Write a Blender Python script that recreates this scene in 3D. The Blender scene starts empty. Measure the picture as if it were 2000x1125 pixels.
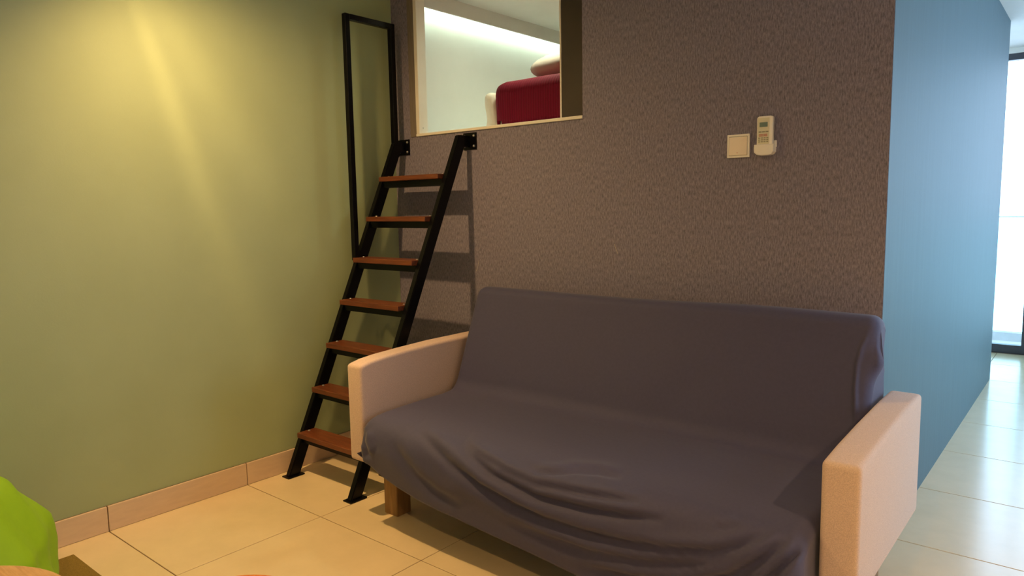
import bpy, bmesh, math, random
import numpy as np
from mathutils import Vector, Matrix

random.seed(7)
rng = np.random.default_rng(7)
scene = bpy.context.scene
COL = scene.collection
PI = math.pi

# ------------------------------------------------------------------ camera
F_PX = 1398.834
CAM = np.array([3.000247, -2.64528, 1.258509])
CR = np.array([0.770653, 0.637015, -0.017462])      # right
CU = np.array([-0.058825, 0.098397, 0.993407])      # up
CF = np.array([-0.634534, 0.764545, -0.113302])     # forward
cam_data = bpy.data.cameras.new('camera')
cam_data.sensor_width = 36.0
cam_data.lens = F_PX * 36.0 / 2000.0
cam_data.clip_start = 0.02
cam = bpy.data.objects.new('camera', cam_data)
COL.objects.link(cam)
cam.matrix_world = Matrix(((CR[0], CU[0], -CF[0], CAM[0]),
                           (CR[1], CU[1], -CF[1], CAM[1]),
                           (CR[2], CU[2], -CF[2], CAM[2]),
                           (0, 0, 0, 1)))
scene.camera = cam

def to_px(P):
    """world points (n,3) -> pixels of the 2000x1125 frame"""
    d = P - CAM
    z = d @ CF
    return np.stack([1000 + F_PX * (d @ CR) / z, 562.5 - F_PX * (d @ CU) / z], 1)

# ------------------------------------------------------------------ world, colour management, main lights
world = bpy.data.worlds.new('world')
scene.world = world
world.use_nodes = True
wb = world.node_tree.nodes['Background']
wb.inputs['Color'].default_value = (0.57, 0.76, 1.0, 1)
wb.inputs['Strength'].default_value = 6.2
vs = scene.view_settings
vs.view_transform = 'Standard'
vs.look = 'None'
vs.gamma = 1.0
vs.use_curve_mapping = False
vs.exposure = 0.0

WARM = (1.0, 0.60, 0.24)
W = 2.433          # blue partition wall plane
YE = 3.255         # its far end
YW = 4.322         # window wall
H = 2.42           # ceiling
XR = 5.0           # right outer wall
YB = -4.6          # wall behind the camera

# portal at the window so that the sky light is sampled well
pd = bpy.data.lights.new('window_portal', 'AREA')
pd.shape = 'RECTANGLE'
pd.size = 4.0
pd.size_y = 2.32
pd.cycles.is_portal = True
po = bpy.data.objects.new('window_portal', pd)
COL.objects.link(po)
po.location = (2.8, YW + 0.14, 1.18)
po.rotation_euler = (-PI / 2, 0, 0)

pd2 = bpy.data.lights.new('side_window_portal', 'AREA')
pd2.shape = 'RECTANGLE'
pd2.size = 1.7
pd2.size_y = 1.9
pd2.cycles.is_portal = True
po2 = bpy.data.objects.new('side_window_portal', pd2)
COL.objects.link(po2)
po2.location = (XR + 0.14, 1.05, 1.35)
po2.rotation_euler = (PI / 2, 0, PI / 2)

# ------------------------------------------------------------------ helpers
def tag(o, label=None, cat=None, group=None, kind=None):
    if label: o['label'] = label
    if cat: o['category'] = cat
    if group: o['group'] = group
    if kind: o['kind'] = kind
    return o

def empty(name, loc=(0, 0, 0)):
    o = bpy.data.objects.new(name, None)
    COL.objects.link(o)
    o.location = loc
    o.empty_display_size = 0.1
    return o

def link_mesh(name, me, parent=None, loc=None):
    o = bpy.data.objects.new(name, me)
    COL.objects.link(o)
    if parent is not None:
        o.parent = parent
        base = Vector(parent.location)
        if parent.parent is not None:
            base = base + Vector(parent.parent.location)
        o.location = (Vector(loc) if loc is not None else Vector((0, 0, 0))) - base
    elif loc is not None:
        o.location = loc
    return o

def obj(name, bm, mat, parent=None, smooth=False, loc=None):
    me = bpy.data.meshes.new(name)
    bmesh.ops.recalc_face_normals(bm, faces=bm.faces)
    if smooth:
        for f in bm.faces: f.smooth = True
    bm.to_mesh(me)
    bm.free()
    if mat: me.materials.append(mat)
    return link_mesh(name, me, parent, loc)

def add_box(bm, a, b):
    x0, y0, z0 = a
    x1, y1, z1 = b
    v = [bm.verts.new(p) for p in ((x0, y0, z0), (x1, y0, z0), (x1, y1, z0), (x0, y1, z0),
                                   (x0, y0, z1), (x1, y0, z1), (x1, y1, z1), (x0, y1, z1))]
    for f in ((0, 3, 2, 1), (4, 5, 6, 7), (0, 1, 5, 4), (1, 2, 6, 5), (2, 3, 7, 6), (3, 0, 4, 7)):
        bm.faces.new([v[i] for i in f])
    return v

def box(name, a, b, mat, parent=None, bevel=0.0, seg=2, smooth=False):
    bm = bmesh.new()
    add_box(bm, a, b)
    if bevel:
        bmesh.ops.bevel(bm, geom=list(bm.edges), offset=bevel, segments=seg, affect='EDGES', profile=0.5)
    return obj(name, bm, mat, parent, smooth)

def add_prism_x(bm, poly, x0, x1):
    """polygon of (y, z) points extruded along x"""
    a = [bm.verts.new((x0, y, z)) for y, z in poly]
    b = [bm.verts.new((x1, y, z)) for y, z in poly]
    n = len(poly)
    bm.faces.new(a)
    bm.faces.new(b[::-1])
    for i in range(n):
        bm.faces.new((a[i], b[i], b[(i + 1) % n], a[(i + 1) % n]))

def add_lathe(bm, prof, seg=32, center=(0, 0, 0), cap=True):
    rings = []
    for r, z in prof:
        rings.append([bm.verts.new((center[0] + r * math.cos(2 * PI * k / seg),
                                    center[1] + r * math.sin(2 * PI * k / seg), center[2] + z)) for k in range(seg)])
    for a, b in zip(rings[:-1], rings[1:]):
        for k in range(seg):
            bm.faces.new((a[k], a[(k + 1) % seg], b[(k + 1) % seg], b[k]))
    if cap:
        bm.faces.new(rings[0][::-1])
        bm.faces.new(rings[-1])

def add_head(bm, c, axis, r, h, seg=12):
    """domed bolt head at c pointing along axis"""
    ax = Vector(axis).normalized()
    q = Vector((0, 0, 1)).rotation_difference(ax)
    rings = []
    for rr, hh in ((r, 0), (r * .95, h * .45), (r * .7, h * .8), (r * .3, h)):
        rings.append([bm.verts.new(Vector(c) + q @ Vector((rr * math.cos(2 * PI * k / seg), rr * math.sin(2 * PI * k / seg), hh))) for k in range(seg)])
    for a, b in zip(rings[:-1], rings[1:]):
        for k in range(seg):
            bm.faces.new((a[k], a[(k + 1) % seg], b[(k + 1) % seg], b[k]))
    bm.faces.new(rings[-1])
    bm.faces.new(rings[0][::-1])

# ------------------------------------------------------------------ materials
def mat(name, color, rough=0.6, metal=0.0, color2=None, nscale=(8, 8, 8), ndetail=4, nrough=0.6,
        bump=0.0, bscale=None, bdist=0.002, spec=0.5, ramp=(0.35, 0.65), emit=None, estr=0.0, sheen=0.0, coat=0.0):
    m = bpy.data.materials.new(name)
    m.use_nodes = True
    nt = m.node_tree
    b = nt.nodes['Principled BSDF']
    b.inputs['Roughness'].default_value = rough
    b.inputs['Metallic'].default_value = metal
    b.inputs['Specular IOR Level'].default_value = spec
    if sheen: b.inputs['Sheen Weight'].default_value = sheen
    if coat:
        b.inputs['Coat Weight'].default_value = coat
        b.inputs['Coat Roughness'].default_value = 0.15
    b.inputs['Base Color'].default_value = (*color, 1)
    if emit:
        b.inputs['Emission Color'].default_value = (*emit, 1)
        b.inputs['Emission Strength'].default_value = estr
    tc = mp = None
    def noise(scale):
        nonlocal tc
        if tc is None: tc = nt.nodes.new('ShaderNodeNewGeometry')
        mp = nt.nodes.new('ShaderNodeMapping')
        mp.inputs['Scale'].default_value = scale
        nt.links.new(tc.outputs['Position'], mp.inputs['Vector'])
        n = nt.nodes.new('ShaderNodeTexNoise')
        n.inputs['Scale'].default_value = 1.0
        n.inputs['Detail'].default_value = ndetail
        n.inputs['Roughness'].default_value = nrough
        nt.links.new(mp.outputs['Vector'], n.inputs['Vector'])
        return n
    if color2:
        n = noise(nscale)
        r = nt.nodes.new('ShaderNodeValToRGB')
        r.color_ramp.elements[0].position, r.color_ramp.elements[1].position = ramp
        r.color_ramp.elements[0].color = (*color, 1)
        r.color_ramp.elements[1].color = (*color2, 1)
        nt.links.new(n.outputs['Fac'], r.inputs['Fac'])
        nt.links.new(r.outputs['Color'], b.inputs['Base Color'])
    if bump:
        n2 = noise(bscale or nscale)
        bp = nt.nodes.new('ShaderNodeBump')
        bp.inputs['Strength'].default_value = bump
        bp.inputs['Distance'].default_value = bdist
        nt.links.new(n2.outputs['Fac'], bp.inputs['Height'])
        nt.links.new(bp.outputs['Normal'], b.inputs['Normal'])
    return m

M = {}
M['green_wall'] = mat('sage_green_paint', (0.345, 0.425, 0.245), 0.62, color2=(0.365, 0.45, 0.265), nscale=(3, 3, 3), bump=0.25, bscale=(160, 160, 160), bdist=0.001)
M['wallpaper'] = mat('grey_brown_textured_wallpaper', (0.112, 0.106, 0.148), 0.8, color2=(0.325, 0.305, 0.42), nscale=(215, 215, 52), ndetail=3, nrough=0.7,
                     bump=0.35, bscale=(190, 190, 48), bdist=0.001, ramp=(0.3, 0.7))
M['wallpaper_plain'] = mat('brown_trim_paper', (0.17, 0.145, 0.125), 0.75, color2=(0.22, 0.19, 0.165), nscale=(300, 300, 12))
M['blue_wall'] = mat('pale_grey_blue_wallpaper', (0.062, 0.131, 0.168), 0.6, color2=(0.071, 0.145, 0.184), nscale=(40, 40, 1.2), ndetail=5, nrough=0.7,
                     bump=0.2, bscale=(300, 300, 20), bdist=0.001)
M['white_wall'] = mat('white_wall_paint', (0.78, 0.79, 0.76), 0.7, color2=(0.81, 0.82, 0.79), nscale=(4, 4, 4))
M['ceiling'] = mat('white_ceiling_paint', (0.72, 0.72, 0.70), 0.8, color2=(0.75, 0.75, 0.73), nscale=(5, 5, 5))
M['tile'] = mat('beige_porcelain_tile', (0.76, 0.63, 0.40), 0.2, spec=0.8, color2=(0.81, 0.67, 0.43), nscale=(7, 7, 7), ndetail=6, bump=0.04, bscale=(90, 90, 90), bdist=0.0008)
M['skirt'] = mat('beige_skirting_tile', (0.65, 0.50, 0.37), 0.4, color2=(0.70, 0.545, 0.40), nscale=(60, 12, 60), ndetail=5)
M['grout'] = mat('brown_grout', (0.16, 0.105, 0.06), 0.9, color2=(0.2, 0.13, 0.075), nscale=(50, 50, 50))
M['black_steel'] = mat('black_painted_steel', (0.002, 0.002, 0.003), 0.28, spec=0.18, color2=(0.003, 0.003, 0.004), nscale=(40, 40, 40), bump=0.05, bscale=(500, 500, 500))
M['bolt'] = mat('zinc_bolt', (0.55, 0.55, 0.55), 0.3, 0.9, color2=(0.65, 0.65, 0.65), nscale=(200, 200, 200))
M['tread_wood'] = mat('red_brown_stained_wood', (0.098, 0.025, 0.009), 0.42, color2=(0.18, 0.053, 0.017), nscale=(9, 90, 90), ndetail=6, bump=0.1, bscale=(9, 120, 120))
M['cover'] = mat('charcoal_stretch_cover', (0.045, 0.046, 0.112), 0.72, color2=(0.051, 0.052, 0.124), nscale=(90, 90, 90), bump=0.12, bscale=(900, 900, 900), bdist=0.0005, sheen=0.15)
M['arm_fabric'] = mat('beige_woven_upholstery', (0.53, 0.40, 0.34), 0.85, color2=(0.70, 0.54, 0.46), nscale=(420, 420, 420), ndetail=2, bump=0.35, bscale=(500, 500, 500), bdist=0.001, sheen=0.2)
M['leg_wood'] = mat('brown_leg_wood', (0.20, 0.105, 0.03), 0.5, color2=(0.30, 0.165, 0.055), nscale=(60, 60, 6), ndetail=5)
M['frame_wood'] = mat('dark_frame_wood', (0.06, 0.04, 0.025), 0.7, color2=(0.08, 0.055, 0.035), nscale=(6, 60, 60))
M['cream'] = mat('cream_trim_paint', (0.84, 0.82, 0.76), 0.5, color2=(0.87, 0.85, 0.79), nscale=(10, 10, 10))
M['dark_panel'] = mat('dark_brown_panel', (0.040, 0.033, 0.026), 0.6, color2=(0.052, 0.043, 0.034), nscale=(4, 4, 4))
M['plastic'] = mat('cream_white_plastic', (0.93, 0.92, 0.88), 0.35, color2=(0.95, 0.94, 0.90), nscale=(20, 20, 20))
M['plastic_pink'] = mat('pale_peach_plastic', (0.90, 0.82, 0.72), 0.4, color2=(0.92, 0.84, 0.74), nscale=(20, 20, 20))
M['face_green'] = mat('pale_olive_remote_face', (0.76, 0.76, 0.62), 0.4, color2=(0.78, 0.78, 0.64), nscale=(40, 40, 40))
M['lcd'] = mat('grey_green_display', (0.16, 0.25, 0.24), 0.2, color2=(0.19, 0.28, 0.27), nscale=(300, 300, 300))
M['btn_pink'] = mat('pink_button_rubber', (0.62, 0.33, 0.27), 0.5, color2=(0.66, 0.36, 0.3), nscale=(90, 90, 90))
M['btn_grey'] = mat('grey_green_button_rubber', (0.34, 0.34, 0.25), 0.5, color2=(0.38, 0.38, 0.28), nscale=(90, 90, 90))
M['red_dot'] = mat('red_indicator', (0.55, 0.05, 0.03), 0.3, color2=(0.6, 0.06, 0.03), nscale=(90, 90, 90))
M['mattress'] = mat('cream_bed_linen', (0.80, 0.74, 0.62), 0.85, color2=(0.84, 0.78, 0.66), nscale=(30, 30, 30), bump=0.3, bscale=(40, 40, 14), bdist=0.01)
M['pillow'] = mat('beige_pillow_cotton', (0.40, 0.335, 0.285), 0.85, color2=(0.44, 0.37, 0.32), nscale=(20, 20, 20), bump=0.2, bscale=(25, 25, 25), bdist=0.008)
M['beanbag'] = mat('lime_green_fabric', (0.24, 0.47, 0.005), 0.6, color2=(0.28, 0.53, 0.008), nscale=(6, 6, 6), bump=0.15, bscale=(350, 350, 350), bdist=0.001)
M['rug'] = mat('olive_brown_rug', (0.20, 0.135, 0.022), 0.95, color2=(0.28, 0.19, 0.035), nscale=(260, 260, 260), bump=0.6, bscale=(400, 400, 400), bdist=0.004)
M['oak'] = mat('light_oak_veneer', (0.62, 0.36, 0.15), 0.4, color2=(0.78, 0.50, 0.24), nscale=(14, 130, 60), ndetail=6)
M['orange'] = mat('orange_fabric', (0.75, 0.22, 0.035), 0.7, color2=(0.8, 0.26, 0.05), nscale=(30, 30, 30), bump=0.2, bscale=(300, 300, 300))
M['window_frame'] = mat('dark_aluminium', (0.05, 0.055, 0.07), 0.4, 0.3, color2=(0.06, 0.065, 0.08), nscale=(30, 30, 30))
M['concrete'] = mat('pale_balcony_concrete', (0.62, 0.64, 0.63), 0.8, color2=(0.68, 0.70, 0.69), nscale=(12, 12, 12))
M['steel'] = mat('brushed_railing_steel', (0.8, 0.82, 0.84), 0.4, color2=(0.84, 0.86, 0.88), nscale=(60, 60, 60))
M['scuff'] = mat('pale_scuff', (0.42, 0.38, 0.35), 0.9, color2=(0.46, 0.42, 0.39), nscale=(200, 200, 200))
M['lamp_trim'] = mat('white_lamp_trim', (0.8, 0.8, 0.78), 0.4, color2=(0.82, 0.82, 0.8), nscale=(30, 30, 30))
M['lamp_glow'] = mat('warm_lamp_diffuser', (0.9, 0.8, 0.6), 0.5, emit=WARM, estr=12.0)
M['led'] = mat('cool_led_strip', (0.9, 0.95, 0.9), 0.5, emit=(0.80, 1.0, 0.80), estr=15.0)

def glass_mat(name, tint):
    m = bpy.data.materials.new(name)
    m.use_nodes = True
    nt = m.node_tree
    nt.nodes.remove(nt.nodes['Principled BSDF'])
    out = nt.nodes['Material Output']
    tr = nt.nodes.new('ShaderNodeBsdfTransparent')
    tr.inputs['Color'].default_value = (*tint, 1)
    gl = nt.nodes.new('ShaderNodeBsdfGlossy')
    gl.inputs['Roughness'].default_value = 0.02
    mx = nt.nodes.new('ShaderNodeMixShader')
    fr = nt.nodes.new('ShaderNodeFresnel')
    fr.inputs['IOR'].default_value = 1.3
    nt.links.new(fr.outputs['Fac'], mx.inputs['Fac'])
    nt.links.new(tr.outputs['BSDF'], mx.inputs[1])
    nt.links.new(gl.outputs['BSDF'], mx.inputs[2])
    nt.links.new(mx.outputs['Shader'], out.inputs['Surface'])
    return m
M['glass'] = glass_mat('clear_window_glass', (0.97, 0.99, 1.0))
M['rail_glass'] = glass_mat('pale_green_railing_glass', (0.80, 0.93, 0.93))

def rib_mat(name, c1, c2, pitch):
    m = mat(name, c1, 0.8, spec=0.2)
    nt = m.node_tree
    b = nt.nodes['Principled BSDF']
    g = nt.nodes.new('ShaderNodeNewGeometry')
    mp = nt.nodes.new('ShaderNodeMapping')
    mp.inputs['Scale'].default_value = (1 / pitch * 0.314, 1.2, 1.2)
    nt.links.new(g.outputs['Position'], mp.inputs['Vector'])
    wv = nt.nodes.new('ShaderNodeTexWave')
    wv.inputs['Scale'].default_value = 1.0
    wv.inputs['Distortion'].default_value = 1.2
    wv.inputs['Detail'].default_value = 1.5
    nt.links.new(mp.outputs['Vector'], wv.inputs['Vector'])
    r = nt.nodes.new('ShaderNodeValToRGB')
    r.color_ramp.elements[0].color = (*c1, 1)
    r.color_ramp.elements[1].color = (*c2, 1)
    nt.links.new(wv.outputs['Fac'], r.inputs['Fac'])
    nt.links.new(r.outputs['Color'], b.inputs['Base Color'])
    bp = nt.nodes.new('ShaderNodeBump')
    bp.inputs['Strength'].default_value = 0.35
    bp.inputs['Distance'].default_value = 0.004
    nt.links.new(wv.outputs['Fac'], bp.inputs['Height'])
    nt.links.new(bp.outputs['Normal'], b.inputs['Normal'])
    return m
M['blanket'] = rib_mat('crimson_ribbed_velvet', (0.135, 0.001, 0.013), (0.18, 0.002, 0.02), 0.016)

# ------------------------------------------------------------------ the setting
S = 'structure'
# floor: grout bed with porcelain tiles on it
floor = tag(box('floor', (-0.1, YB, -0.12), (XR + 0.1, YW + 0.1, -0.0025), M['grout']), 'beige tiled floor with thin brown grout lines', None, None, S)
XE = [0.0, 0.572]
while XE[-1] < XR: XE.append(min(XE[-1] + 0.6, XR))
YEd = [-1.581 + 0.6 * k for k in range(-6, 12)]
YEd = [y for y in YEd if YB < y < YW - 0.02]
YEd = [YB] + YEd + [YW - 0.02]
tile_mesh = {}
G = 0.0019
def tile_obj(cx, cy, sx, sy):
    key = (round(sx, 3), round(sy, 3))
    if key not in tile_mesh:
        bm = bmesh.new()
        add_box(bm, (-sx / 2 + G, -sy / 2 + G, -0.010), (sx / 2 - G, sy / 2 - G, 0))
        bmesh.ops.bevel(bm, geom=[e for e in bm.edges if all(v.co.z > -0.005 for v in e.verts)], offset=0.0012, segments=1, affect='EDGES')
        bmesh.ops.recalc_face_normals(bm, faces=bm.faces)
        me = bpy.data.meshes.new('floor_tile')
        bm.to_mesh(me); bm.free()
        me.materials.append(M['tile'])
        tile_mesh[key] = me
    o = link_mesh('floor_tile', tile_mesh[key], floor, (cx, cy, 0))
    return o
for i in range(len(XE) - 1):
    for j in range(len(YEd) - 1):
        cx, cy = (XE[i] + XE[i + 1]) / 2, (YEd[j] + YEd[j + 1]) / 2
        sx, sy = XE[i + 1] - XE[i], YEd[j + 1] - YEd[j]
        if XE[i + 1] < W - 0.03 and YEd[j] > 0.04 and YEd[j + 1] < YE - 0.04: continue
        tile_obj(cx, cy, sx, sy)

tag(box('ceiling', (-0.1, YB - 0.1, H), (XR + 0.1, YW + 0.1, H + 0.12), M['ceiling']), 'plain white ceiling', None, None, S)
tag(box('wall_left', (-0.12, YB, 0), (0, 0.0, H), M['green_wall']), 'sage green painted wall beside the ladder', None, None, S)
tag(box('wall_loft_left', (-0.12, 0.0, 0), (0, YW + 0.1, H), M['white_wall']), 'white lit wall inside the sleeping loft', None, None, S)
# back wall with the loft opening
OX0, OX1, OZ0, OZ1 = 0.195, 1.22, 1.643, 2.37
TH = 0.055
bm = bmesh.new()
add_box(bm, (0, 0, 0), (W, TH, OZ0 - 0.012))
add_box(bm, (0, 0, OZ0 - 0.012), (OX0, TH, H))
add_box(bm, (OX1, 0, OZ0 - 0.012), (W, TH, H))
add_box(bm, (OX0, 0, OZ1), (OX1, TH, H))
wall_back = tag(obj('wall_back', bm, M['wallpaper']), 'grey brown textured wallpaper wall with the loft opening', None, None, S)
for pts in (((1.379, 1.0894), (1.386, 1.073), (1.397, 1.048)), ((0.910, 1.2375), (0.916, 1.2356), (0.922, 1.235)), ((0.595, 0.994), (0.586, 0.966), (0.573, 0.937))):
    bm = bmesh.new()
    for (xa, za), (xb, zb) in zip(pts[:-1], pts[1:]):
        d = Vector((xb - xa, 0, zb - za)).normalized()
        n = Vector((-d.z, 0, d.x)) * 0.0011
        vs_ = [(xa + n.x, za + n.z), (xb + n.x, zb + n.z), (xb - n.x, zb - n.z), (xa - n.x, za - n.z)]
        a = [bm.verts.new((x, -0.0005, z)) for x, z in vs_]
        b = [bm.verts.new((x, 0.0005, z)) for x, z in vs_]
        bm.faces.new(a); bm.faces.new(b[::-1])
        for k in range(4): bm.faces.new((a[k], b[k], b[(k + 1) % 4], a[(k + 1) % 4]))
    obj('scratch_mark', bm, M['scuff'], wall_back)
tag(box('wall_partition', (W - 0.06, 0.0015, 0), (W + 0.0006, YE, H), M['blue_wall']), 'pale blue wallpapered side wall running to the window', None, None, S)
# the end grain of the wallpapered wall at the outside corner
tag(box('wall_loft_back', (0, YE - 0.06, 0), (W - 0.06, YE, H), M['white_wall']), 'white wall closing the loft', None, None, S)
SY0, SY1, SZ0, SZ1 = 0.2, 1.9, 0.4, 2.3
bm = bmesh.new()
add_box(bm, (XR, YB, 0), (XR + 0.12, SY0, H))
add_box(bm, (XR, SY1, 0), (XR + 0.12, YW + 0.1, H))
add_box(bm, (XR, SY0, 0), (XR + 0.12, SY1, SZ0))
add_box(bm, (XR, SY0, SZ1), (XR + 0.12, SY1, H))
tag(obj('wall_right', bm, M['white_wall']), 'white wall of the living area', None, None, S)
tag(box('wall_front', (-0.12, YB - 0.12, 0), (XR + 0.12, YB, H), M['white_wall']), 'white wall facing the ladder wall', None, None, S)
# window wall: bottom, top and sides around the opening
WX0, WX1, WZ1 = 0.8, 4.8, 2.38
bm = bmesh.new()
add_box(bm, (0, YW, WZ1), (XR, YW + 0.1, H))
add_box(bm, (0, YW, 0), (WX0, YW + 0.1, WZ1))
add_box(bm, (WX1, YW, 0), (XR, YW + 0.1, WZ1))
tag(obj('wall_window', bm, M['white_wall']), 'white wall around the balcony window', None, None, S)

# loft shell: floor slab, cove pelmet
tag(box('loft_floor', (0, TH, OZ0 - 0.12), (W - 0.06, YE - 0.06, OZ0), M['white_wall']), 'platform of the sleeping loft', None, None, S)
tag(box('trim_1', (0.175, -0.009, OZ0 - 0.012), (OX1 + 0.003, TH + 0.01, OZ0 + 0.002), M['cream'], None, 0.002, 1), 'thin cream sill board under the loft opening', None, None, S)
jamb = tag(box('trim_2', (0.175, -0.006, OZ0 + 0.002), (0.199, TH + 0.002, OZ1), M['cream'], None, 0.002, 1), 'cream jamb board at the loft opening', None, None, S)
bm = bmesh.new()
add_head(bm, (0.199, 0.022, 1.676), (1, 0, 0), 0.004, 0.0015)
obj('screw', bm, M['bolt'], jamb, True)
tag(box('trim_3', (0.128, -0.004, OZ0 - 0.012), (0.1745, 0.0, H), M['wallpaper_plain'], None, 0.001, 1), 'narrow brown edging strip beside the loft opening', None, None, S)
tag(box('trim_4', (0.075, TH + 0.003, 2.34), (0.087, YE - 0.065, H), M['ceiling']), 'white cove pelmet under the loft ceiling', None, None, S)
panel = tag(empty('trim_5', (1.08, 0.07, OZ0)), 'dark brown panel with a white edge in the loft opening', None, None, S)
box('panel_board', (1.066, 0.062, OZ0), (1.42, 0.085, H), M['dark_panel'], panel)
box('edge_strip', (1.058, 0.060, OZ0), (1.0655, 0.086, H), M['cream'], panel)

# skirting tiles along the green wall
bb = tag(box('baseboard_left', (0, YB, 0), (0.004, -0.0005, 0.1035), M['grout']), 'beige tile skirting along the green wall', None, None, S)
edges = [y for y in YEd if y < -0.05] + [-0.002]
sk_mesh = {}
for a, b in zip(edges[:-1], edges[1:]):
    L = round(b - a, 3)
    if L not in sk_mesh:
        bm = bmesh.new()
        add_box(bm, (0.003, -L / 2 + G, 0.001), (0.012, L / 2 - G, 0.1030))
        bmesh.ops.bevel(bm, geom=list(bm.edges), offset=0.0012, segments=1, affect='EDGES')
        bmesh.ops.recalc_face_normals(bm, faces=bm.faces)
        me = bpy.data.meshes.new('skirting_tile'); bm.to_mesh(me); bm.free()
        me.materials.append(M['skirt'])
        sk_mesh[L] = me
    link_mesh('skirting_tile', sk_mesh[L], bb, (0, (a + b) / 2, 0))

# balcony window
win = tag(empty('window_1', (2.8, YW, 0)), 'tall dark framed balcony window', None, None, S)
bm = bmesh.new()
fy0, fy1 = YW + 0.01, YW + 0.07
add_box(bm, (WX0, fy0, 0.0), (WX1, fy1, 0.068))
add_box(bm, (WX0, fy0, 2.33), (WX1, fy1, WZ1))
add_box(bm, (WX0, fy0, 0.068), (WX0 + 0.06, fy1, 2.33))
add_box(bm, (WX1 - 0.06, fy0, 0.068), (WX1, fy1, 2.33))
obj('window_frame', bm, M['window_frame'], win)
mull = (1.56, 2.527, 3.50)
for x in mull:
    box('mullion', (x, fy0, 0.068), (x + 0.06, fy1, 2.33), M['window_frame'], win)
xs = [WX0 + 0.06] + [v for x in mull for v in (x, x + 0.06)] + [WX1 - 0.06]
for k in range(0, len(xs), 2):
    box('pane', (xs[k], fy0 + 0.025, 0.068), (xs[k + 1], fy0 + 0.031, 2.33), M['glass'], win)

win2 = tag(empty('window_2', (XR, 1.05, SZ0)), 'wide dark framed side window', None, None, S)
bm = bmesh.new()
for a, b in (((SY0, SZ0), (SY1, SZ0 + 0.05)), ((SY0, SZ1 - 0.05), (SY1, SZ1)), ((SY0, SZ0 + 0.05), (SY0 + 0.05, SZ1 - 0.05)), ((SY1 - 0.05, SZ0 + 0.05), (SY1, SZ1 - 0.05))):
    add_box(bm, (XR + 0.03, a[0], a[1]), (XR + 0.08, b[0], b[1]))
obj('window_frame', bm, M['window_frame'], win2)
for y in (1.05,):
    box('mullion', (XR + 0.03, y - 0.025, SZ0 + 0.05), (XR + 0.08, y + 0.025, SZ1 - 0.05), M['window_frame'], win2)
for a, b in ((SY0 + 0.05, 1.025), (1.075, SY1 - 0.05)):
    box('pane', (XR + 0.05, a, SZ0 + 0.05), (XR + 0.056, b, SZ1 - 0.05), M['glass'], win2)

# balcony
tag(box('balcony_floor', (-0.5, YW + 0.1, -0.15), (5.5, 5.12, -0.005), M['concrete']), 'pale concrete balcony floor', None, None, S)
rail = tag(empty('balcony_railing', (2.8, 5.0, 0)), 'glass balcony railing with thin steel rail outside the window', 'railing')
box('kerb', (-0.5, 4.96, -0.005), (5.5, 5.06, 0.071), M['concrete'], rail)
for k in range(4):
    box('railing_pane', (-0.5 + 1.5 * k + 0.006, 5.0, 0.071), (-0.5 + 1.5 * (k + 1) - 0.006, 5.012, 1.088), M['rail_glass'], rail)
box('top_rail', (-0.5, 4.995, 1.085), (5.5, 5.017, 1.098), M['steel'], rail)

# ------------------------------------------------------------------ ceiling downlights, added unseen fill lamps and the loft LED strip
def downlight(x, y, watts, size, blend, label, radius=0.035, tilt=(0, 0), color=WARM, streaks=None):
    t = tag(empty('ceiling_downlight', (x, y, H)), label, 'ceiling light', 'ceiling downlights')
    bm = bmesh.new()
    add_lathe(bm, [(0.043, -0.001), (0.043, -0.006), (0.052, -0.007), (0.060, -0.003), (0.060, 0.0)], 32, (x, y, H), cap=False)
    obj('trim_ring', bm, M['lamp_trim'], t, True)
    bm = bmesh.new()
    add_lathe(bm, [(0.042, -0.003), (0.042, -0.0005)], 32, (x, y, H))
    obj('diffuser', bm, M['lamp_glow'], t)
    ld = bpy.data.lights.new('downlight_lamp', 'SPOT')
    ld.energy = watts
    ld.color = color
    ld.spot_size = math.radians(size)
    ld.spot_blend = blend
    ld.shadow_soft_size = radius
    if streaks:
        # the moulded lens throws a few brighter bands instead of an even beam
        ld.use_nodes = True
        nt = ld.node_tree
        em = nt.nodes['Emission']
        tc = nt.nodes.new('ShaderNodeTexCoord')
        sp = nt.nodes.new('ShaderNodeSeparateXYZ')
        nt.links.new(tc.outputs['Normal'], sp.inputs[0])
        def mth(op, a, b=None):
            n = nt.nodes.new('ShaderNodeMath'); n.operation = op
            for k, v in enumerate((a, b)):
                if v is None: continue
                if isinstance(v, (int, float)): n.inputs[k].default_value = v
                else: nt.links.new(v, n.inputs[k])
            return n.outputs[0]
        q = mth('DIVIDE', sp.outputs['Y'], mth('MAXIMUM', mth('ABSOLUTE', sp.outputs['Z']), 0.02))
        tot = 1.0
        for q0, wd, am in streaks:
            e = mth('POWER', 2.718, mth('MULTIPLY', mth('POWER', mth('ABSOLUTE', mth('DIVIDE', mth('SUBTRACT', q, q0), wd)), 2.0), -1.0))
            tot = mth('ADD', mth('MULTIPLY', e, am), tot)
        nt.links.new(tot, em.inputs['Strength'])
    lo = bpy.data.objects.new('downlight_lamp', ld)
    COL.objects.link(lo)
    lo.parent = t
    lo.location = (0, 0, -0.012)
    lo.rotation_euler = (tilt[0], tilt[1], 0)
    return t
downlight(0.52, -1.42, 132, 142, 1.0, 'recessed ceiling downlight close to the green wall', tilt=(math.radians(16), 0), streaks=((0.02, 0.06, 0.35), (0.28, 0.13, 0.15)))
downlight(4.05, -1.32, 150, 150, 1.0, 'recessed ceiling downlight on the far side from the green wall')
downlight(2.75, -2.85, 135, 164, 1.0, 'added fill lamp near the middle of the room, built as a recessed downlight')  # unseen fill lamp added behind the camera to lift the room light

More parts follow.
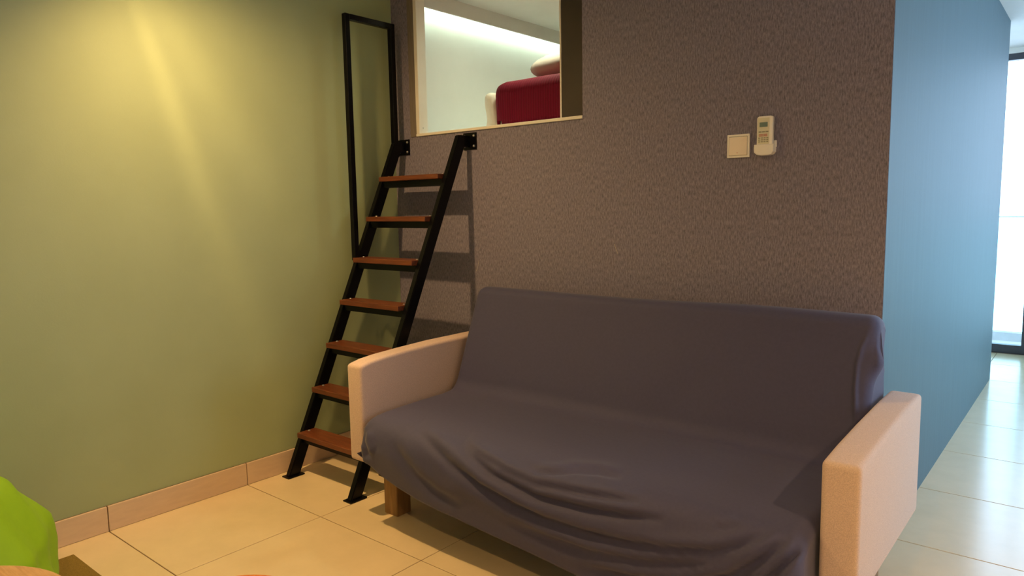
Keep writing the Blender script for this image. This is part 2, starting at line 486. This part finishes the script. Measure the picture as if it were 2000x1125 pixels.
LOFT_FILL = (0.93, 1.0, 0.72)
downlight(0.62, 0.52, 21, 168, 1.0, 'added fill downlight, out of view over the foot of the loft bed', color=LOFT_FILL)  # added lamp, kept out of view, brightens the white loft wall
downlight(0.85, 1.30, 21, 168, 1.0, 'added fill downlight, out of view over the pillow end of the loft bed', color=LOFT_FILL)  # second added loft fill, hidden behind the dark panel
strip = tag(box('led_strip', (0.040, TH + 0.03, 2.395), (0.062, YE - 0.1, 2.402), M['led']), 'white LED strip hidden in the loft cove', 'LED strip')

# ------------------------------------------------------------------ sofa
sofa = tag(empty('sofa', (1.62, -0.5, 0)), 'sofa bed with beige arms under a charcoal stretch cover', 'sofa')

# --- cover: a closed loop profile in (y, z), swept along x
def catmull(pts, n):
    P = np.array(pts, float)
    out = []
    P2 = np.vstack([2 * P[0] - P[1], P, 2 * P[-1] - P[-2]])
    for i in range(1, len(P2) - 2):
        p0, p1, p2, p3 = P2[i - 1:i + 3]
        seglen = np.linalg.norm(p2 - p1)
        m = max(2, int(round(seglen / n)))
        for k in range(m):
            t = k / m
            out.append(0.5 * ((2 * p1) + (-p0 + p2) * t + (2 * p0 - 5 * p1 + 4 * p2 - p3) * t * t + (-p0 + 3 * p1 - 3 * p2 + p3) * t ** 3))
    out.append(P2[-2])
    return np.array(out)

XL, XRt = 0.772, 2.474
prof = [(-0.105, 0.30), (-0.10, 0.55), (-0.105, 0.82), (-0.118, 0.868), (-0.15, 0.888), (-0.195, 0.888), (-0.222, 0.872), (-0.24, 0.835),
        (-0.30, 0.69), (-0.357, 0.55), (-0.384, 0.487), (-0.415, 0.458), (-0.46, 0.451), (-0.53, 0.449), (-0.68, 0.446), (-0.82, 0.440), (-0.885, 0.424),
        (-0.920, 0.385), (-0.932, 0.335), (-0.930, 0.28), (-0.925, 0.22), (-0.922, 0.185)]
PF = catmull(prof, 0.0085)
n_front = len(PF)
inner = np.array([(-0.914, 0.183), (-0.905, 0.20), (-0.89, 0.24), (-0.86, 0.262), (-0.5, 0.27), (-0.14, 0.28)])
PA = np.vstack([PF, inner])
NP = len(PA)
nx = 320
# denser columns near the ends
tt = np.linspace(0, 1, nx)
xs = XL + (XRt - XL) * (tt - 0.06 * np.sin(2 * PI * tt) )
# profile normals
tang = np.gradient(PA, axis=0)
tang /= np.linalg.norm(tang, axis=1)[:, None] + 1e-9
nrm = np.stack([-tang[:, 1], tang[:, 0]], 1)
# orient outward: at the seat the normal must point up
seat_i = int(np.argmin(np.abs(PA[:n_front, 0] + 0.68)))
if nrm[seat_i, 1] < 0: nrm = -nrm
def hem_z(x):
    return np.interp(x, [0.77, 0.80, 0.83, 0.91, 1.0, 1.12, 1.34, 1.56, 1.82, 2.2, 2.36, 2.47],
                     [0.275, 0.270, 0.262, 0.233, 0.211, 0.190, 0.170, 0.155, 0.135, 0.12, 0.15, 0.20])
V = np.zeros((nx, NP, 3))
for i, x in enumerate(xs):
    q = PA.copy()
    hz = hem_z(x)
    # stretch everything under z=0.34 on the front so that it ends at the hem height
    lo = (q[:, 0] < -0.80) & (q[:, 1] < 0.335) & (np.arange(NP) < n_front + 3)
    q[lo, 1] = 0.335 - (0.335 - q[lo, 1]) * (0.335 - hz) / (0.335 - 0.185)
    # bulge of the seat front towards the middle
    bul = 0.014 * math.sin(PI * (x - XL) / (XRt - XL))
    fr = np.clip((-q[:, 0] - 0.70) / 0.2, 0, 1)
    q[:, 0] -= bul * fr
    # soft sag of seat and back
    sg = 0.010 * math.sin(PI * (x - XL) / (XRt - XL))
    st = (q[:, 0] < -0.42) & (q[:, 0] > -0.86) & (np.arange(NP) < n_front)
    q[st, 1] -= sg * np.sin(PI * np.clip((-q[st, 0] - 0.42) / 0.44, 0, 1))
    # rounded ends
    r = 0.036
    d = min(x - XL, XRt - x)
    ins = r - math.sqrt(max(0, r * r - (r - min(d, r)) ** 2))
    V[i, :, 0] = x
    V[i, :, 1] = q[:, 0] - nrm[:, 0] * ins * (np.arange(NP) < n_front + 1)
    V[i, :, 2] = q[:, 1] - nrm[:, 1] * ins * (np.arange(NP) < n_front + 1)

# --- folds: polylines read off the photograph, pressed into the cloth along its normal
def seg_dist(px, poly):
    best = np.full(len(px), 1e9); side = np.zeros(len(px)); par = np.zeros(len(px))
    poly = np.array(poly, float)
    L = np.concatenate([[0], np.cumsum(np.linalg.norm(np.diff(poly, axis=0), axis=1))])
    for k in range(len(poly) - 1):
        a, b = poly[k], poly[k + 1]
        ab = b - a
        t = np.clip(((px - a) @ ab) / (ab @ ab), 0, 1)
        c = a + t[:, None] * ab
        dd = px - c
        dist = np.linalg.norm(dd, axis=1)
        s = np.sign(ab[0] * dd[:, 1] - ab[1] * dd[:, 0])
        m = dist < best
        best[m] = dist[m]; side[m] = s[m]; par[m] = (L[k] + t[m] * (L[k + 1] - L[k])) / L[-1]
    return best * side, par
FOLDS = [  # polyline, depth (m), width (px)
    ([(812, 840), (839, 864), (879, 907), (929, 947), (1000, 989), (1060, 1017), (1132, 1041), (1215, 1060), (1299, 1072), (1393, 1077), (1442, 1068), (1507, 1039)], 0.013, 9),
    ([(899, 869), (919, 892), (961, 927), (1044, 970), (1138, 994), (1220, 1008), (1299, 1016)], 0.012, 8),
    ([(905, 860), (930, 885), (985, 920), (1044, 948), (1148, 966), (1252, 982)], 0.008, 7),
    ([(1040, 921), (1080, 922), (1122, 917), (1170, 920), (1215, 930)], 0.006, 6),
    ([(765, 862), (785, 895), (812, 930), (850, 962), (900, 990)], 0.007, 10),
    ([(1130, 1105), (1231, 1128), (1330, 1140), (1430, 1125), (1500, 1085), (1545, 1050)], 0.012, 10),
    ([(990, 1020), (1060, 1050), (1150, 1080), (1260, 1098), (1360, 1100), (1450, 1090)], 0.009, 10),
    ([(1565, 1071), (1540, 1095), (1507, 1125), (1480, 1150)], 0.012, 9),
    ([(1395, 1030), (1420, 1031), (1445, 1026)], 0.004, 5),
    ([(712, 838), (709, 862), (718, 888), (728, 893)], 0.008, 6),
]
BACKF = [
    ([(1697, 650), (1683, 680), (1675, 710), (1671, 760), (1671, 835)], -0.007, 4.5),
    ([(1722, 655), (1712, 685), (1704, 720)], -0.005, 6),
    ([(1734, 712), (1718, 738), (1710, 768), (1706, 800)], -0.009, 4),
    ([(1736, 718), (1728, 750), (1722, 790)], -0.007, 4),
    ([(1735, 712), (1731, 690), (1722, 655)], 0.009, 4),
    ([(1390, 720), (1300, 800), (1230, 880)], 0.003, 40),
]
Vf = V.reshape(-1, 3)
px = to_px(Vf)
disp = np.zeros(len(Vf))
fm = ((Vf[:, 1] < -0.60)).astype(float) * np.clip((-Vf[:, 1] - 0.60) / 0.10, 0, 1)
for poly, dep, wd in FOLDS:
    d, par = seg_dist(px, poly)
    fade = np.clip(np.minimum(par, 1 - par) / 0.18, 0, 1) ** 0.7
    disp += fm * fade * 1.5 * dep * (-np.exp(-(d / wd) ** 2) + 0.75 * np.exp(-((d + 1.9 * wd) / (1.5 * wd)) ** 2) + 0.35 * np.exp(-((d - 1.9 * wd) / (1.5 * wd)) ** 2))
bmk = (Vf[:, 1] > -0.42).astype(float) * (Vf[:, 1] < -0.12) * (Vf[:, 2] > 0.47)
for poly, dep, wd in BACKF:
    d, par = seg_dist(px, poly)
    fade = np.clip(np.minimum(par, 1 - par) / 0.2, 0, 1) ** 0.7
    disp += bmk * fade * -1.5 * dep * np.exp(-(d / wd) ** 2)
# loose low-frequency unevenness
for k in range(14):
    f1, f2, f3 = rng.uniform(2, 9), rng.uniform(2, 9), rng.uniform(0, 6.28)
    disp += 0.0009 * np.sin(Vf[:, 0] * f1 + (Vf[:, 1] - Vf[:, 2]) * f2 + f3)
N3 = np.zeros_like(V)
N3[:, :, 1] = nrm[None, :, 0]
N3[:, :, 2] = nrm[None, :, 1]
act = np.tile((np.arange(NP) < n_front).astype(float), nx)
Vf = Vf + N3.reshape(-1, 3) * (disp * act)[:, None]
# the gathered knot at the top right corner of the backrest
kn = np.array([2.49, -0.245, 0.755])
dk = np.linalg.norm(Vf - kn, axis=1)
Vf[:, 0] += 0.024 * np.exp(-(dk / 0.040) ** 2) * (Vf[:, 0] > 2.40)
V = Vf.reshape(nx, NP, 3)

me = bpy.data.meshes.new('slipcover')
idx = np.arange(nx * NP).reshape(nx, NP)
faces = []
for i in range(nx - 1):
    for j in range(NP):
        k = (j + 1) % NP
        faces.append((int(idx[i, j]), int(idx[i + 1, j]), int(idx[i + 1, k]), int(idx[i, k])))
faces.append([int(v) for v in idx[0, :]])
faces.append([int(v) for v in idx[-1, ::-1]])
base = np.array(sofa.location)
me.from_pydata((V.reshape(-1, 3)).tolist(), [], faces)
bm = bmesh.new(); bm.from_mesh(me)
bmesh.ops.recalc_face_normals(bm, faces=bm.faces)
for f in bm.faces: f.smooth = len(f.verts) == 4
bm.to_mesh(me); bm.free()
me.materials.append(M['cover'])
cov = link_mesh('slipcover', me, sofa)
cov['label'] = 'charcoal stretch cover with swag folds on the seat front'

# --- arms: upholstered slabs with a gently rising top
def arm(x0, x1, poly):
    bm = bmesh.new()
    add_prism_x(bm, poly, x0, x1)
    bmesh.ops.recalc_face_normals(bm, faces=bm.faces)
    bmesh.ops.bevel(bm, geom=[e for e in bm.edges if e.calc_face_angle(0) > 0.6], offset=0.016, segments=4, affect='EDGES', profile=0.6)
    o = obj('armrest', bm, M['arm_fabric'], sofa, True)
    o['label'] = 'beige woven armrest'
    return o
arm(0.660, 0.748, [(-0.885, 0.238), (-0.885, 0.636), (-0.83, 0.648), (-0.76, 0.655), (-0.64, 0.661), (-0.45, 0.667), (-0.10, 0.667), (-0.10, 0.238)])
arm(2.484, 2.578, [(-0.822, 0.25), (-0.822, 0.612), (-0.70, 0.622), (-0.5, 0.632), (-0.25, 0.640), (-0.09, 0.640), (-0.09, 0.25)])
# --- frame and legs
box('seat_frame', (0.80, -0.86, 0.19), (2.45, -0.13, 0.255), M['frame_wood'], sofa, 0.004, 1)
for s in ((0.660, 0.80), (2.45, 2.578)):
    box('arm_bracket', (s[0] + 0.03, -0.55, 0.205), (s[1] - 0.0 if s[0] < 1 else s[1] - 0.03, -0.40, 0.25), M['frame_wood'], sofa)
for lx in (0.752, 2.405):
    for ly in (-0.792, -0.22):
        box('leg', (lx, ly, 0.0), (lx + 0.08, ly + 0.075, 0.225), M['leg_wood'], sofa, 0.004, 2)

# ------------------------------------------------------------------ loft ladder
lad = tag(empty('loft_ladder', (0.31, -0.45, 0)), 'black steel loft ladder with wooden treads and a handrail frame', 'ladder')
SL = 0.458
def front_y(z): return -0.817 + SL * z
for x0 in (0.062, 0.527):
    bm = bmesh.new()
    add_prism_x(bm, [(front_y(0.005), 0.005), (front_y(0.005) + 0.06, 0.005), (front_y(1.553) + 0.06, 1.553), (-0.005, 1.553), (-0.005, 1.607), (front_y(1.607), 1.607)], x0, x0 + 0.031)
    bmesh.ops.recalc_face_normals(bm, faces=bm.faces)
    bmesh.ops.bevel(bm, geom=list(bm.edges), offset=0.003, segments=2, affect='EDGES')
    obj('stringer', bm, M['black_steel'], lad)
    box('foot_plate', (x0 - 0.008, front_y(0) - 0.012, 0.0), (x0 + 0.046, front_y(0) + 0.078, 0.006), M['black_steel'], lad, 0.001, 1)
    px0, px1 = (0.030, 0.117) if x0 < 0.3 else (0.512, 0.598)
    br = box('wall_bracket', (px0, -0.007, 1.540), (px1, -0.0005, 1.622), M['black_steel'], lad, 0.001, 1)
    for bx_ in (px0 + 0.012, px1 - 0.013):
        for bz in (1.556, 1.606):
            bm = bmesh.new()
            add_head(bm, (bx_, -0.007, bz), (0, -1, 0), 0.0068, 0.007)
            b_ = obj('bolt', bm, M['bolt'], br, True)
for i in range(7):
    zt = 0.207 + i * 0.2022
    fy = -0.762 + (zt - 0.207) * 0.4584
    td = box('tread', (0.094, fy, zt - 0.024), (0.526, fy + 0.104, zt), M['tread_wood'], lad, 0.002, 1)
    box('tread_support', (0.0935, fy + 0.030, zt - 0.056), (0.5265, fy + 0.092, zt - 0.0245), M['black_steel'], lad)
    for bx_ in (0.112, 0.508):
        bm = bmesh.new()
        add_head(bm, (bx_, fy + 0.055, zt), (0, 0, 1), 0.007, 0.005)
        obj('bolt', bm, M['bolt'], td, True)
# handrail: one welded rectangle standing on the left stringer
bm = bmesh.new()
hx0, hx1 = 0.063, 0.091
add_box(bm, (hx0, -0.373, 1.000), (hx1, -0.345, 2.208))
add_box(bm, (hx0, -0.345, 2.180), (hx1, -0.085, 2.208))
add_box(bm, (hx0, -0.085, 1.600), (hx1, -0.057, 2.208))
bmesh.ops.bevel(bm, geom=list(bm.edges), offset=0.002, segments=1, affect='EDGES')
obj('handrail', bm, M['black_steel'], lad)

# ------------------------------------------------------------------ switch and remote on the back wall
sw = tag(empty('light_switch', (1.922, 0, 1.425)), 'square cream light switch on the grey wallpaper wall', 'switch')
box('switch_plate', (1.879, -0.009, 1.4245), (1.965, -0.0003, 1.5105), M['plastic'], sw, 0.002, 2)
box('rocker_gap', (1.8866, -0.0096, 1.4322), (1.9574, -0.0088, 1.5030), M['btn_grey'], sw)
bm = bmesh.new()
add_prism_x(bm, [(-0.0085, 1.433), (-0.0125, 1.434), (-0.0100, 1.501), (-0.0085, 1.502)], 1.8875, 1.9565)
bmesh.ops.bevel(bm, geom=list(bm.edges), offset=0.0008, segments=1, affect='EDGES')
rk = obj('rocker', bm, M['plastic_pink'], sw)
bm = bmesh.new(); add_head(bm, (1.920, -0.0122, 1.4425), (0, -1, 0), 0.0016, 0.0006)
obj('indicator', bm, M['red_dot'], rk, True)

hd = tag(empty('remote_holder', (2.027, 0, 1.425)), 'white plastic wall holder cupping the remote control', 'holder')
def round_rect(x0, x1, z0, z1, r, n=5):
    out = []
    for cx, cz, a0 in ((x1 - r, z1 - r, 0), (x0 + r, z1 - r, PI / 2), (x0 + r, z0 + r, PI), (x1 - r, z0 + r, 1.5 * PI)):
        for k in range(n + 1):
            a = a0 + k * PI / 2 / n
            out.append((cx + r * math.cos(a), cz + r * math.sin(a)))
    return out
def slab_xz(bm, poly, y0, y1, bev):
    c = (sum(p[0] for p in poly) / len(poly), sum(p[1] for p in poly) / len(poly))
    def ring(y, ins):
        return [bm.verts.new((x - ins * (1 if x > c[0] else -1), y, z - ins * (1 if z > c[1] else -1))) for x, z in poly]
    rs_ = [ring(y1, 0), ring(y0 + bev, 0), ring(y0 + bev * 0.3, bev * 0.3), ring(y0, bev)]
    n = len(poly)
    bm.faces.new(rs_[0]); bm.faces.new(rs_[-1][::-1])
    for a, b in zip(rs_[:-1], rs_[1:]):
        for k in range(n): bm.faces.new((a[k], a[(k + 1) % n], b[(k + 1) % n], b[k]))
bm = bmesh.new()
slab_xz(bm, [(2.061, 1.466), (1.990, 1.466), (1.9905, 1.438), (2.000, 1.4295), (2.012, 1.4265), (2.042, 1.4265), (2.053, 1.4295), (2.061, 1.438)], -0.0335, -0.0005, 0.004)
obj('holder_cup', bm, M['plastic'], hd, False)
box('back_plate', (1.998, -0.006, 1.455), (2.0635, -0.0004, 1.480), M['plastic'], hd, 0.002, 1)
rm = tag(empty('remote_control', (2.027, -0.015, 1.44)), 'cream air conditioner remote with grey display in its wall holder', 'remote')
bm = bmesh.new()
slab_xz(bm, round_rect(1.9985, 2.0555, 1.440, 1.5665, 0.009), -0.028, -0.008, 0.003)
obj('remote_body', bm, M['plastic'], rm, True)
box('face_panel', (2.003, -0.0288, 1.467), (2.045, -0.0279, 1.560), M['face_green'], rm, 0.0003, 1)
box('display', (2.0095, -0.0296, 1.528), (2.0385, -0.0287, 1.5445), M['lcd'], rm, 0.0003, 1)
for k in range(3):
    box('button', (2.0065 + 0.0125 * k, -0.0300, 1.5085), (2.0165 + 0.0125 * k, -0.0287, 1.5125), M['btn_grey'], rm, 0.0003, 1)
for z0 in (1.4990, 1.4940):
    for k in range(2):
        box('button', (2.0080 + 0.016 * k, -0.0302, z0), (2.0220 + 0.016 * k, -0.0287, z0 + 0.0040), M['btn_pink'], rm, 0.0004, 1)
for r_ in range(3):
    for k in range(4):
        box('button', (2.0055 + 0.0098 * k, -0.0300, 1.4870 - 0.0068 * r_), (2.0125 + 0.0098 * k, -0.0287, 1.4905 - 0.0068 * r_), M['btn_grey'], rm, 0.0003, 1)

# ------------------------------------------------------------------ bed in the loft
bed = tag(empty('loft_bed', (1.0, 1.4, OZ0)), 'mattress with cream linen lying in the sleeping loft', 'bed')
def soft_box(a, b, bev, seg, cuts, amp, freq, seed):
    bm = bmesh.new()
    add_box(bm, a, b)
    bmesh.ops.bevel(bm, geom=list(bm.edges), offset=bev, segments=seg, affect='EDGES', profile=0.5)
    bmesh.ops.subdivide_edges(bm, edges=[e for e in bm.edges if e.calc_length() > 0.12], cuts=cuts, use_grid_fill=True)
    r_ = random.Random(seed)
    ph = [(r_.uniform(.5, 1.5) * freq, r_.uniform(.5, 1.5) * freq, r_.uniform(.5, 1.5) * freq, r_.uniform(0, 6.28)) for _ in range(6)]
    bm.normal_update()
    for v in bm.verts:
        d = sum(math.sin(v.co.x * p[0] + v.co.y * p[1] + v.co.z * p[2] + p[3]) for p in ph) / 6 * amp
        v.co += v.normal * d
        v.co.z = max(v.co.z, a[2])
    return bm
obj('mattress', soft_box((0.376, 0.402, OZ0 + 0.001), (1.95, 2.5, 1.917), 0.062, 5, 18, 0.003, 14, 3), M['mattress'], bed, True)
obj('hanging_sheet', soft_box((0.262, 0.425, OZ0 + 0.001), (0.347, 1.7, 1.893), 0.036, 4, 26, 0.014, 34, 5), M['mattress'], bed, True)
bm = soft_box((0.357, 0.382, OZ0 + 0.004), (1.97, 1.25, 1.938), 0.075, 6, 20, 0.004, 16, 9)
bm.normal_update()
bmesh.ops.delete(bm, geom=[f for f in bm.faces if (f.normal.z < -0.2 or f.normal.y > 0.4 or f.normal.x > 0.4)], context='FACES')
bmesh.ops.recalc_face_normals(bm, faces=bm.faces)
bmesh.ops.solidify(bm, geom=list(bm.faces), thickness=0.011)
tag(obj('blanket', bm, M['blanket'], None, True), 'crimson ribbed blanket spread over the loft bed', 'blanket')
# pillow
bm = bmesh.new()
bmesh.ops.create_uvsphere(bm, u_segments=36, v_segments=20, radius=1.0)
for v in bm.verts:
    x, y, z = v.co
    m = max(abs(x), abs(y), 1e-6)
    rr = math.hypot(x, y)
    k = rr / m if m > 1e-6 else 1
    k = 1 + (k - 1) * 0.75
    v.co = Vector((x * k * 0.34, y * k * 0.20, z * 0.088 * (1 + 0.12 * math.sin(5 * x + 2 * y))))
    # propped up a little towards the far side
pil = obj('pillow', bm, M['pillow'], None, True, (0.790, 0.76, 2.032))
pil.rotation_euler = (0.0, -0.06, 0.05)
tag(pil, 'beige pillow lying on the crimson blanket', 'pillow')

# ------------------------------------------------------------------ things at the bottom edge: bean bag, rug, round table, orange pouf
bm = bmesh.new()
add_box(bm, (0.126, -3.35, 0.0005), (1.95, -1.748, 0.009))
bmesh.ops.bevel(bm, geom=list(bm.edges), offset=0.003, segments=1, affect='EDGES')
tag(obj('rug', bm, M['rug']), 'olive brown rug lying on the beige tiles', 'rug')

bb_ = tag(empty('bean_bag', (0.47, -2.36, 0.009)), 'lime green fabric bean bag slumped by the green wall', 'bean bag')
bm = bmesh.new()
bmesh.ops.create_uvsphere(bm, u_segments=120, v_segments=80, radius=1.0)
for v in bm.verts:
    x, y, z = v.co
    a = math.atan2(y, x)
    t = (z + 1) / 2
    # slumped pear outline
    rad = np.interp(t, [0, .02, .12, .3, .5, .7, .85, .95, 1], [0, .26, .40, .455, .425, .33, .22, .12, 0.0])
    zz = np.interp(t, [0, .02, .12, .3, .5, .7, .85, .95, 1], [0, .0, .035, .14, .30, .46, .56, .61, .62])
    wr = 1 + 0.022 * math.sin(7 * a + 6 * t) + 0.016 * math.sin(15 * a - 9 * t + 1) + 0.014 * math.sin(4 * a + 17 * t) + 0.045 * (0.35 - abs(math.sin(2.5 * a + 3.2 * t + 0.6)) ** 0.7 * 0.5) + 0.03 * (0.3 - 0.5 * abs(math.sin(4 * a - 7 * t)))
    s = 1.0 if t > 0.05 else 0.98
    v.co = Vector((0.47 + rad * wr * s * math.cos(a), -2.36 + rad * wr * s * math.sin(a), 0.0095 + zz + 0.008 * math.sin(5 * a + 11 * t) * (t > .1)))
obj('bag_body', bm, M['beanbag'], bb_, True)
bm = bmesh.new()
add_lathe(bm, [(0.05, 0.0), (0.045, 0.03), (0.028, 0.05), (0.03, 0.065), (0.0, 0.07)], 20, (0.47, -2.36, 0.615), cap=False)
obj('bag_tip', bm, M['beanbag'], bb_, True)

tb = tag(empty('round_table', (1.258, -2.419, 0.009)), 'low round oak topped table standing on the rug', 'table')
bm = bmesh.new()
add_lathe(bm, [(0.29, 0.426), (0.299, 0.429), (0.300, 0.434), (0.300, 0.446), (0.298, 0.449), (0.294, 0.450)], 72, (1.258, -2.419, 0))
obj('table_top', bm, M['oak'], tb, False)
for k in range(3):
    a = 0.5 + k * 2 * PI / 3
    bm = bmesh.new()
    r0, r1 = 0.25, 0.17
    c0 = Vector((1.258 + r0 * math.cos(a), -2.419 + r0 * math.sin(a), 0.0095))
    c1 = Vector((1.258 + r1 * math.cos(a), -2.419 + r1 * math.sin(a), 0.427))
    A = [bm.verts.new(c0 + Vector((0.012 * math.cos(q * PI / 5), 0.012 * math.sin(q * PI / 5), 0))) for q in range(10)]
    B = [bm.verts.new(c1 + Vector((0.019 * math.cos(q * PI / 5), 0.019 * math.sin(q * PI / 5), 0))) for q in range(10)]
    bm.faces.new(A[::-1]); bm.faces.new(B)
    for q in range(10): bm.faces.new((A[q], A[(q + 1) % 10], B[(q + 1) % 10], B[q]))
    obj('leg', bm, M['oak'], tb, True)

pf = tag(empty('orange_pouf', (1.522, -1.890, 0.0)), 'round orange seat pouf in front of the sofa', 'pouf')
bm = bmesh.new()
add_lathe(bm, [(0.17, 0.0095), (0.195, 0.03), (0.208, 0.10), (0.210, 0.19), (0.207, 0.27), (0.194, 0.341), (0.160, 0.3625), (0.10, 0.372), (0.02, 0.374)], 48, (1.522, -1.890, 0))
obj('pouf_body', bm, M['orange'], pf, True)
bm = bmesh.new()
add_lathe(bm, [(0.020, 0.373), (0.020, 0.376), (0.014, 0.378), (0.004, 0.3785)], 20, (1.522, -1.890, 0))
obj('pouf_button', bm, M['orange'], pf, True)
